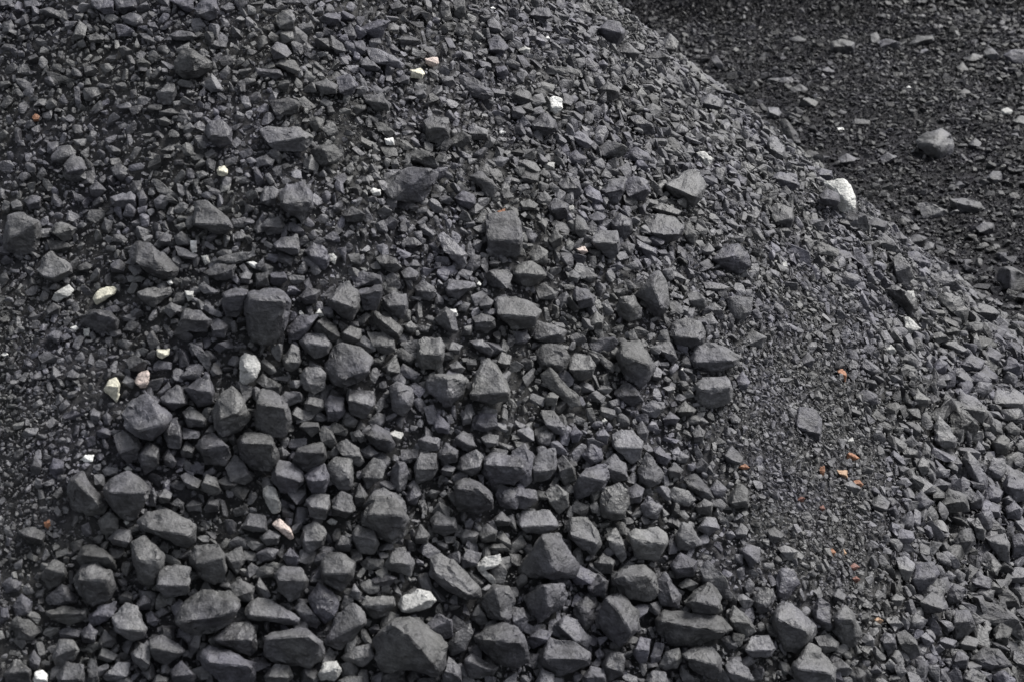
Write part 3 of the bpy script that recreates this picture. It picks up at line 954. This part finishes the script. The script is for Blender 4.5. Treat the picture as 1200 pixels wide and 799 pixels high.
220,590 280,575 330,610 325,650 260,660
335,660 360,640 392,680 370,697;;+
550,500 590,490 635,530 600,555;;+
945,690 1010,640 1080,645 1140,720 1060,740 980,730
885,620 930,580 985,600 970,645 900,645
860,690 890,650 942,680 930,740 870,730
905,780 950,730 1022,770 1000,830 920,825;;-
820,300 845,275 880,300 860,330;;+
830,390 870,340 922,360 910,425 850,430
940,320 990,280 1045,320 1040,360 970,360;;b
960,390 1000,360 1062,370 1050,415 975,420
1010,260 1050,220 1092,250 1070,300 1020,290
1110,300 1160,260 1210,270 1210,330 1130,335;;+
570,410 600,385 640,405 620,440 580,440;;+
430,440 460,410 492,440 475,462
300,390 330,360 367,390 350,430 310,425
820,190 845,185 900,250 880,272 840,240;;+
45,170 80,155 140,185 100,235;;++
0,90 30,70 77,110 60,140 10,140
790,620 830,590 882,605 870,635 810,645
590,720 625,700 652,750 620,790;;+
380,760 420,730 462,760 450,810 390,810;;-
1000,550 1020,520 1047,545 1030,580;;++
640,500 690,470 742,510 720,550 660,545
1050,770 1100,740 1160,790 1130,830 1070,820;;b
480,470 440,480 430,510 470,520
O 288,180 300,172 318,190 306,215;;;small orange fragment low in the right fines
O 342,188 355,175 368,195 355,210;;p;yellowish flake beside a small orange fragment
O 380,250 405,240 428,258 405,280;;r;dull red flake at the foot of the fines
O 392,315 412,300 432,318 412,338;;r;reddish-brown flake, lowest in the fines
O 498,505 515,495 540,512 518,528;;p;pale orange chip among lower right lumps
'''
OY = [0, 200, 400, 599]
items = []
for ln in LUMPS.strip().splitlines():
    if ln[0] == '@':
        c_, r_ = ln[1:].split(); org = np.array([int(c_) * 300, OY[int(r_)]], float); continue
    kind = 'C'
    if ln[0] in 'WOV': kind, ln = ln[0], ln[2:]
    f = (ln + ';;;').split(';')
    rd = lambda s: np.array([[float(q) for q in p.split(',')] for p in s.split()]) / 3.995 + org
    polys = [convex2d(rd(s)) for s in f[0].split('|')]
    allp = convex2d(np.vstack(polys)); A, cen = area_centroid(allp); mn, mx = extents(allp, cen)
    items.append(dict(kind=kind, polys=polys, P=allp, area=A, c=cen, mn=mn, mx=mx, ridge=rd(f[1]) if f[1].strip() else None, tone=f[2].strip(), name=f[3].strip()))
dep = hit_depth(np.array([i['c'][0] - (18 if i['kind'] == 'V' or 'f' in i['tone'] else 0) for i in items]), np.array([i['c'][1] + 0.30 * np.ptp(i['P'][:, 1]) for i in items]))   # where its foot stands
for i, d in zip(items, dep): i['dep'] = d
coal = sorted([i for i in items if i['kind'] == 'C'], key=lambda i: -i['area'])
named = [i for i in coal if i['name']]
things = named + [i for i in coal if not i['name']][:300 - len(named)]
ids = {id(i) for i in things}
small_traced = [i for i in coal if id(i) not in ids]

# how coarse the heap is, as the largest loose lump (photo pixels) over a 100-pixel grid
COARSE = np.array([
 [17, 17, 19, 19, 19, 18, 18, 14, 5, 5, 8, 11, 12],
 [17, 17, 19, 19, 19, 19, 19, 19, 18, 13, 8, 9, 12],
 [18, 17, 19, 19, 19, 19, 19, 20, 20, 18, 12, 11, 13],
 [16, 17, 20, 20, 20, 20, 20, 20, 19, 18, 18, 13, 14],
 [14, 16, 22, 24, 24, 24, 22, 20, 16, 12, 15, 25, 25],
 [13, 15, 24, 24, 24, 24, 24, 22, 17, 11, 13, 28, 28],
 [13, 16, 24, 24, 24, 24, 24, 24, 20, 12, 12, 28, 28],
 [15, 20, 26, 26, 26, 26, 26, 26, 22, 17, 15, 25, 26],
 [16, 22, 26, 26, 26, 26, 26, 26, 24, 22, 22, 25, 26]], float)
def coarse(px, py):
    u = np.clip(np.asarray(px) / 100, 0, 11.999); v = np.clip(np.asarray(py) / 100, 0, 7.999)
    a, b = u.astype(int), v.astype(int); fu, fv = u - a, v - b
    return (COARSE[b, a] * (1 - fu) + COARSE[b, a + 1] * fu) * (1 - fv) + (COARSE[b + 1, a] * (1 - fu) + COARSE[b + 1, a + 1] * fu) * fv

def bed(x, y):                        # where coarse lumps lie loose, the bed under them is deeper
    px, py, _ = project(np.stack([x, y, z_all(x, y)], -1).reshape(-1, 3))
    return (0.030 * np.clip((coarse(px, py) - 15.5) / 7, 0, 1) * (np.reshape(z_heap(x, y) - z_ground(x, y), -1) > 0)).reshape(np.shape(x))
def tone_of(it, rs):
    s = it['tone']; k = s.count('+') - s.count('-')
    t = {-2: -0.15, -1: 0.08, 0: 0.29, 1: 0.52, 2: 0.80, 3: 1.05}[k]
    return np.clip(t + rs.normal(0, 0.06), 0, 1), (0.9 if 'b' in s else max(0, rs.normal(0.15, 0.15)))
def build_traced(it, seed, detail):
    """One lump: its outline at its own distance, broken faces in front, its bed behind."""
    rs = np.random.default_rng(seed)
    m = it['dep'] / FPX                                     # metres per photo pixel at that depth
    C = coarse(*it['c'])
    lift = ((0.10 + 0.5 * ('f' in it['tone']) - 0.28 * ('s' in it['tone']) if it['kind'] == 'C' else 0.28) + 0.16 * np.clip((C - 10) / 14, 0, 1)) * it['mn'] * m
    z0 = it['dep'] - lift
    drop = 0.030 * float(np.clip((C - 15.5) / 7, 0, 1)) / m
    c3 = CAM + rays(*it['c']) * z0
    vs, ts, n0 = [], [], 0
    for P in it['polys']:
        A, cen = area_centroid(P); mn, mx = extents(P, cen); mn = max(mn, 3.0); h = np.ptp(P[:, 1]); wd = np.ptp(P[:, 0])
        L = []
        for k, p in enumerate(P):
            # pull the outline in a touch, since displacement and bevel swell or shave it
            L.append((*(cen + (p - cen) * 1.09), rs.uniform(-0.08, 0.10) * mn - 0.16 * mn * (cen[1] - p[1]) / max(h, 1)))
        if it['ridge'] is not None:
            for p in it['ridge']: L.append((*p, (0.60 + rs.uniform(-0.07, 0.07)) * mn))
        elif it['kind'] != 'V' and rs.random() < 0.78:      # a broken edge running across, flat faces above and below it
            yk = cen[1] + rs.uniform(-0.10, 0.22) * h; sl_ = rs.normal(0, 0.30); hh = rs.uniform(0.46, 0.66)
            for u in (-0.36, rs.uniform(-0.1, 0.1), 0.36):
                L.append((cen[0] + u * wd, yk + u * wd * sl_ + rs.uniform(-0.05, 0.05) * h, mn * (hh + rs.uniform(-0.06, 0.06))))
        else:
            cc = cen + np.array([rs.uniform(-0.08, 0.08) * wd, rs.uniform(0.0, 0.16) * h])
            tx = rs.uniform(-0.25, 0.25)
            k0 = rs.integers(0, 2)
            for k, p in enumerate(P):
                if (k + k0) % 2 and len(P) > 4: continue
                s = rs.uniform(0.34, 0.66); q = cc + (p - cc) * s
                L.append((*q, mn * (0.34 + rs.uniform(-0.06, 0.08) + 0.35 * (q[1] - cc[1]) / max(h, 1) + tx * (q[0] - cc[0]) / max(wd, 1))))
        for p in P: L.append((*(cen + (p - cen) * rs.uniform(0.6, 0.85)), -mn * rs.uniform(0.5, 0.75) - 0.7 * drop))
        L = np.array(L)
        pts = CAM + rays(L[:, 0], L[:, 1]) * z0
        pts = pts - c3 - L[:, 2:3] * m * (rays(L[:, 0], L[:, 1]))
        size = math.sqrt(mn * mx) * m
        bm = rockify(hull_bm([Vector(p) for p in pts]), size, seed + 0.37 * len(vs), detail, bevel=0.03 if it['kind'] == 'C' else 0.045)
        v, t = bm_arrays(bm); vs.append(v); ts.append(t + n0); n0 += len(v)
    return np.vstack(vs), np.vstack(ts), c3, tone_of(it, rs) if it['kind'] == 'C' else (rs.uniform(0.35, 0.75), 0.0)

# ------------------------------------------------------------------ terrain meshes
def grid_mesh(name, xs, ys, zf, mat, keep=None):
    X, Y = np.meshgrid(xs, ys); Z = zf(X, Y); nx = len(xs)
    v = np.stack([X, Y, Z], -1).reshape(-1, 3)
    i = (np.arange(len(ys) - 1)[:, None] * nx + np.arange(nx - 1)[None, :]).ravel()
    if keep is not None: i = i[keep(X, Y, Z)[:-1, :-1].ravel()]
    t = np.concatenate([np.stack([i, i + 1, i + nx + 1], -1), np.stack([i, i + nx + 1, i + nx], -1)])
    u, inv = np.unique(t, return_inverse=True)
    return mesh_from(name, v[u], inv.reshape(t.shape), mat, (0.12, 0.2))
def spread(c, near, far, n):
    k = np.linspace(-1, 1, n); return c + near * k + (far - near) * np.sign(k) * np.abs(k) ** 7
rough_z = lambda x, y: 0.003 * fbm(x * 17, y * 17, 2)
g = link('ground', grid_mesh('ground', spread(3, 5, 120, 300), spread(9, 6, 120, 300), lambda x, y: z_ground(x, y) + rough_z(x, y), M_FINE)); g['kind'] = 'structure'
hp = link('heap_terrain', grid_mesh('heap_terrain', np.arange(-5.4, 3.4, 0.03), np.arange(1.0, 9.6, 0.03),
          lambda x, y: smax(z_heap(x, y), z_ground(x, y) - 0.06) + rough_z(x, y) - 0.010 - bed(x, y), M_DUST, lambda X, Y, Z: z_heap(X, Y) > z_ground(X, Y) - 0.12)); hp['kind'] = 'structure'
bn = link('far_terrain', grid_mesh('far_terrain', np.arange(-5, 8.6, 0.06), np.arange(10, 20.5, 0.06),
          lambda x, y: smax(z_berm(x, y), z_ground(x, y) - 0.06) + rough_z(x, y) - 0.004, M_FINE, lambda X, Y, Z: z_berm(X, Y) > z_ground(X, Y) - 0.12)); bn['kind'] = 'structure'

# ------------------------------------------------------------------ lumps as things, with labels that point to one lump each
marks = named + [i for i in items if i['kind'] != 'C']
def describe(it):
    s = math.sqrt(it['area']); k = it['tone'].count('+') - it['tone'].count('-')
    size = 'big' if s > 38 else 'mid-sized' if s > 26 else 'small'
    asp = it['mx'] / max(it['mn'], 1)
    shape = 'long' if asp > 1.75 else 'wedge-shaped' if len(it['P']) <= 4 else 'ridged' if it['ridge'] is not None else 'rounded' if len(it['P']) >= 7 else 'angular' if len(it['P']) == 5 else 'blocky'
    tone = 'pale grey' if k >= 2 else 'light grey' if k == 1 else 'bluish' if 'b' in it['tone'] else 'black' if k < 0 else 'dark grey'
    return f'{size} {shape} {tone} lump'
DIRS = {'r': 'right of', 'l': 'left of', 'a': 'above', 'b': 'below'}
def sector(d):
    return ('r' if d[0] > 0 else 'l') if abs(d[0]) > abs(d[1]) else ('b' if d[1] > 0 else 'a')
everything = things + [i for i in items if i['kind'] != 'C']
order = {}
for L in marks:
    for s_ in 'rlab':
        near = sorted((np.hypot(*(o['c'] - L['c'])), n_) for n_, o in enumerate(things) if o is not L and sector(o['c'] - L['c']) == s_)
        for k_, (dd, n_) in enumerate(near[:3]): order.setdefault(n_, []).append((k_ * 60 + dd, k_, s_, L))
for n_, it in enumerate(things):
    if it['name']: it['label'] = it['name'] if 'lump' in it['name'] or 'boulder' in it['name'] or 'coal' in it['name'] else it['name'].replace('slab', 'coal slab').replace('block', 'coal block'); continue
    if n_ in order:
        _, k_, s_, L = min(order[n_], key=lambda q: q[0])
        rel = f"{('just ', 'second ', 'third ')[k_]}{DIRS[s_]} the {L['name'].split(',')[0]}"; ds = describe(it).split(); room = 16 - len(rel.split())
        while len(ds) > room: ds.pop(-2 if len(ds) != 4 else 1)
        it['label'] = ' '.join(ds) + ' ' + rel
    else:
        near = sorted(((np.hypot(*(o['c'] - it['c'])), o) for o in marks), key=lambda q: q[0])
        it['label'] = f"{describe(it)} farther {DIRS[sector(it['c'] - near[0][1]['c'])]} the {near[0][1]['name'].split(',')[0]}"
for n_, it in enumerate(things):
    v, t, c3, st = build_traced(it, 100 + n_, 8.5 if it['area'] > 900 else 6.5)
    o = link('coal_lump', mesh_from('coal_lump', v, t, M_COAL, st), c3)
    o['label'] = it['label']; o['category'] = 'coal lump'; o['group'] = 'larger coal lumps of the heap'
for n_, it in enumerate([i for i in items if i['kind'] in 'WV']):
    v, t, c3, st = build_traced(it, 900 + n_, 7)
    o = link('pale_stone', mesh_from('pale_stone', v, t, M_PALE[it['tone']], st), c3)
    o['label'] = it['name']; o['category'] = 'stone'; o['group'] = 'pale stones scattered among the coal'
for n_, it in enumerate([i for i in items if i['kind'] == 'O']):
    v, t, c3, st = build_traced(it, 1300 + n_, 6)
    o = link('clay_fragment', mesh_from('clay_fragment', v, t, M_ORANGE[it['tone']], st), c3)
    o['label'] = it['name']; o['category'] = 'fragment'; o['group'] = 'orange and red fragments in the fines'

# ------------------------------------------------------------------ loose rubble between them
class Join:
    def __init__(s): s.v, s.t, s.c, s.n = [], [], [], 0
    def add(s, v, t, c):
        s.v.append(v.astype(np.float32)); s.t.append(t + s.n); s.c.append(np.broadcast_to(np.asarray(c, np.float32), (len(v), 2))); s.n += len(v)
    def mesh(s, name, mat, smooth): return mesh_from(name, np.vstack(s.v), np.vstack(s.t), mat, np.vstack(s.c), smooth)
rub = Join(); grit = Join()
for n_, it in enumerate(small_traced):
    v, t, c3, st = build_traced(it, 2000 + n_, 3.6)
    rub.add(v + c3, t, st)

# image mask of traced lumps so that loose stones fill only the gaps
MASK = np.zeros((800, 1200), bool)
for it in items:
    P = it['P']; x0, y0 = np.maximum(np.floor(P.min(0)).astype(int), 0); x1, y1 = np.minimum(np.ceil(P.max(0)).astype(int), [1199, 799])
    if x1 <= x0 or y1 <= y0: continue
    gx, gy = np.meshgrid(np.arange(x0, x1 + 1), np.arange(y0, y1 + 1)); ins = np.ones(gx.shape, bool)
    Q = it['c'] + (P - it['c']) * (0.92 if it['kind'] == 'C' else 1.25)
    for a, b in zip(Q, np.roll(Q, -1, 0)): ins &= (b[0] - a[0]) * (gy - a[1]) - (b[1] - a[1]) * (gx - a[0]) >= 0
    MASK[y0:y1 + 1, x0:x1 + 1] |= ins
def masked(px, py):
    a, b = np.round(px).astype(int), np.round(py).astype(int); ok = (a >= 0) & (a < 1200) & (b >= 0) & (b < 800)
    r_ = np.zeros(len(a), bool); r_[ok] = MASK[b[ok], a[ok]]; return r_

def proto(seed, n, detail, bevel):
    rs = np.random.default_rng(seed); p = rs.normal(size=(n, 3)); p /= np.linalg.norm(p, axis=1, keepdims=True)
    p = np.sign(p) * np.abs(p) ** rs.uniform(0.45, 0.85); p /= np.abs(p).max(0)
    p *= 0.5 * np.array([1, rs.uniform(0.5, 0.92), rs.uniform(0.32, 0.72)])
    bm = hull_bm([Vector(q) for q in p])
    if detail: bm = rockify(bm, 0.8, seed, detail, bevel)
    return bm_arrays(bm)
P_BIG = [proto(s, 12, 1.0, 0.05) for s in range(40)]
P_MID = [proto(50 + s, 12, 0, 0) for s in range(40)]
P_SML = [proto(120 + s, 6, 0, 0) for s in range(40)]

def scatter(x, y, diam, protos, joiner, rs, sink, flat, tone_mu, tone_sd):
    """Drop stones of the given diameters on the terrain, lying more or less along the slope."""
    z = z_all(x, y) - bed(x, y) * rs.uniform(0.15, 1.0, len(x)); N = normal_at(x, y); n = len(x)
    down = np.stack([N[:, 0], N[:, 1], np.zeros(n)], -1); down -= N * (down * N).sum(1, keepdims=True)
    ref = np.where((np.linalg.norm(down, axis=1) > 0.2)[:, None], down, np.array([1.0, 0, 0]) - N * N[:, :1])
    T = ref / np.linalg.norm(ref, axis=1, keepdims=True)
    N = N + rs.normal(0, flat, (n, 3)); N /= np.linalg.norm(N, axis=1, keepdims=True)
    T = T - N * (T * N).sum(1, keepdims=True); T /= np.linalg.norm(T, axis=1, keepdims=True)
    B = np.cross(N, T); a = rs.normal(0, 1.3, n) + rs.choice([0, math.pi], n)
    X = T * np.cos(a)[:, None] + B * np.sin(a)[:, None]; Y = np.cross(N, X)
    pos = np.stack([x, y, z], -1) + normal_at(x, y) * (diam * (0.28 - sink))[:, None]
    ton = np.clip(rs.normal(tone_mu, tone_sd, n), -0.6, 1.0); tin = np.clip(rs.normal(0.2, 0.3, n), 0, 1)
    which = rs.integers(0, len(protos), n)
    for k, (pv, pt) in enumerate(protos):
        s = np.where(which == k)[0]
        if not len(s): continue
        sc = diam[s][:, None] * np.stack([np.ones(len(s)), rs.uniform(0.75, 1.1, len(s)), rs.uniform(0.8, 1.2, len(s))], -1)
        M = np.stack([X[s], Y[s], N[s]], 1)                                  # rows: axes
        v = np.einsum('nij,njk->nik', pv[None] * sc[:, None, :], M) + pos[s][:, None, :]
        t = pt[None] + (np.arange(len(s)) * len(pv))[:, None, None]
        c = np.repeat(np.stack([ton[s], tin[s]], -1), len(pv), 0)
        joiner.v.append(v.reshape(-1, 3).astype(np.float32)); joiner.t.append(t.reshape(-1, 3) + joiner.n); joiner.c.append(c.astype(np.float32)); joiner.n += len(s) * len(pv)

def candidates(n, rs, box, mx=(-200, 1550), my=(-120, 950)):
    x = rs.uniform(box[0], box[1], n); y = rs.uniform(box[2], box[3], n)
    P = np.stack([x, y, z_all(x, y)], -1); px, py, dp = project(P)
    q = ((P - CAM) * normal_at(x, y)).sum(1) < 1.5
    ok = (px > mx[0]) & (px < mx[1]) & (py > my[0]) & (py < my[1]) & q & (dp > 1)
    return x[ok], y[ok], px[ok], py[ok], dp[ok]
HEAP_BOX, BACK_BOX = (-2.6, 3.3, 1.9, 7.2), (-0.6, 8.5, 2.6, 16.0)
cells = {}
def darts(x, y, r):
    keep = []
    for i in range(len(x)):
        cx, cy = int(x[i] / 0.06 + 1000), int(y[i] / 0.06 + 1000); good = True
        for a in (cx - 1, cx, cx + 1):
            for b in (cy - 1, cy, cy + 1):
                for (qx, qy, qr) in cells.get((a, b), ()):
                    if (qx - x[i]) ** 2 + (qy - y[i]) ** 2 < (qr + r[i]) ** 2: good = False; break
                if not good: break
            if not good: break
        if good: cells.setdefault((cx, cy), []).append((x[i], y[i], r[i])); keep.append(i)
    return np.array(keep, int)
rs = np.random.default_rng(5)
counts = []
# (share of the local largest size, candidates, prototypes, sink, tilt)
for lo, hi, n, prot, sink, flat in ((0.75, 1.05, 36000, P_BIG, 0.10, 0.30), (0.5, 0.75, 80000, P_BIG, 0.08, 0.32), (0.33, 0.5, 64000, P_MID, 0.05, 0.38), (0.2, 0.33, 110000, P_MID, 0.0, 0.5), (0, 0, 90000, P_MID, 0.05, 0.6)):
    for box, share in ((HEAP_BOX, 0.72), (BACK_BOX, 0.28)):
        x, y, px, py, dp = candidates(int(n * share), rs, box)
        back = z_heap(x, y) < z_ground(x, y) + 0.03
        sel = back if box is BACK_BOX else ~back
        x, y, px, py, dp = x[sel], y[sel], px[sel], py[sel], dp[sel]
        if not len(x): continue
        d_px = coarse(px, py) * rs.uniform(lo, hi, len(x)) if hi else rs.uniform(4.5, 8.5, len(x))
        if box is BACK_BOX:                                                   # the ground behind: mostly grit, few lumps
            thin = rs.random(len(x)) < np.where(d_px > 5, np.where(px > 1020, 0.85, 0.5), 0.9); x, y, px, py, dp, d_px = (q[thin] for q in (x, y, px, py, dp, d_px))
        r_ = d_px * np.where(coarse(px, py) > 19, 0.10, 0.26)
        bad = masked(px, py)
        if lo >= 0.33:
            for ax, ay in ((1, 0), (-1, 0), (0, 1), (0, -1)): bad |= masked(px + ax * r_, py + ay * r_)
        x, y, px, py, dp, d_px = (q[~bad] for q in (x, y, px, py, dp, d_px))
        diam = d_px * dp / FPX * 1.12
        k = darts(x, y, diam * (np.where(coarse(px, py) > 19, 0.265, 0.315) if hi else 0.2)); counts.append(len(k))
        near = (px[k] > -30) & (px[k] < 1230) & (py[k] > -30) & (py[k] < 830) & (dp[k] < 8)
        for kk, pr in ((k[near], prot), (k[~near], P_MID)):
          if len(kk): scatter(x[kk], y[kk], diam[kk], pr, rub, rs, sink, flat, -0.22 if box is BACK_BOX else 0.38, 0.20)
# grit
ggrit, pgrit = Join(), Join()
for box, n, tone, jn in ((HEAP_BOX, 640000, 0.46, grit), (BACK_BOX, 400000, 0.12, ggrit)):
    x, y, px, py, dp = candidates(n, rs, box, (-80, 1500), (-60, 900))
    back = z_heap(x, y) < z_ground(x, y) + 0.03
    sel = (back if box is BACK_BOX else ~back) & ~masked(px, py) & (rs.random(len(x)) < np.where(coarse(px, py) > 15, 0.45, 1.0) * np.where((px < -20) | (px > 1220) | (py > 820), 0.5, 1.0))
    x, y, px, py, dp = x[sel], y[sel], px[sel], py[sel], dp[sel]
    d_px = 2.2 + 3.2 * rs.random(len(x)) ** 2.2
    counts.append(len(x))
    if jn is ggrit: tone = np.where(z_berm(x, y) > z_ground(x, y) - 0.05, -0.5, 0.08)    # the far bank is the finest and blackest
    scatter(x, y, d_px * dp / FPX, P_SML, jn, rs, rs.uniform(-0.25, 0.15, len(x)), 0.8, tone, 0.2)
x, y, px, py, dp = candidates(700, rs, HEAP_BOX, (-60, 1260), (-50, 850))
sel = rs.random(len(x)) < np.where(py < 450, 0.5, 0.16); x, y, dp = x[sel], y[sel], dp[sel]
scatter(x, y, rs.uniform(2.2, 4.4, len(x)) * dp / FPX, P_SML, pgrit, rs, np.full(len(x), -0.35), 0.6, 0.35, 0.2)
o = link('coal_rubble', rub.mesh('coal_rubble', M_COAL, True)); o['kind'] = 'stuff'; o['label'] = 'small dark coal lumps filling the heap between larger ones'; o['category'] = 'coal rubble'
o = link('coal_grit', grit.mesh('coal_grit', M_COAL, False)); o['kind'] = 'stuff'; o['label'] = 'fine coal grit covering the slope of the heap'; o['category'] = 'coal grit'
o = link('ground_grit', ggrit.mesh('ground_grit', M_GROUND, False)); o['kind'] = 'stuff'; o['label'] = 'near-black fine coal on the ground behind the heap'; o['category'] = 'coal grit'
o = link('pale_grit', pgrit.mesh('pale_grit', M_PALE['g'], False)); o['kind'] = 'stuff'; o['label'] = 'tiny pale flecks sprinkled over the coal slope'; o['category'] = 'grit'
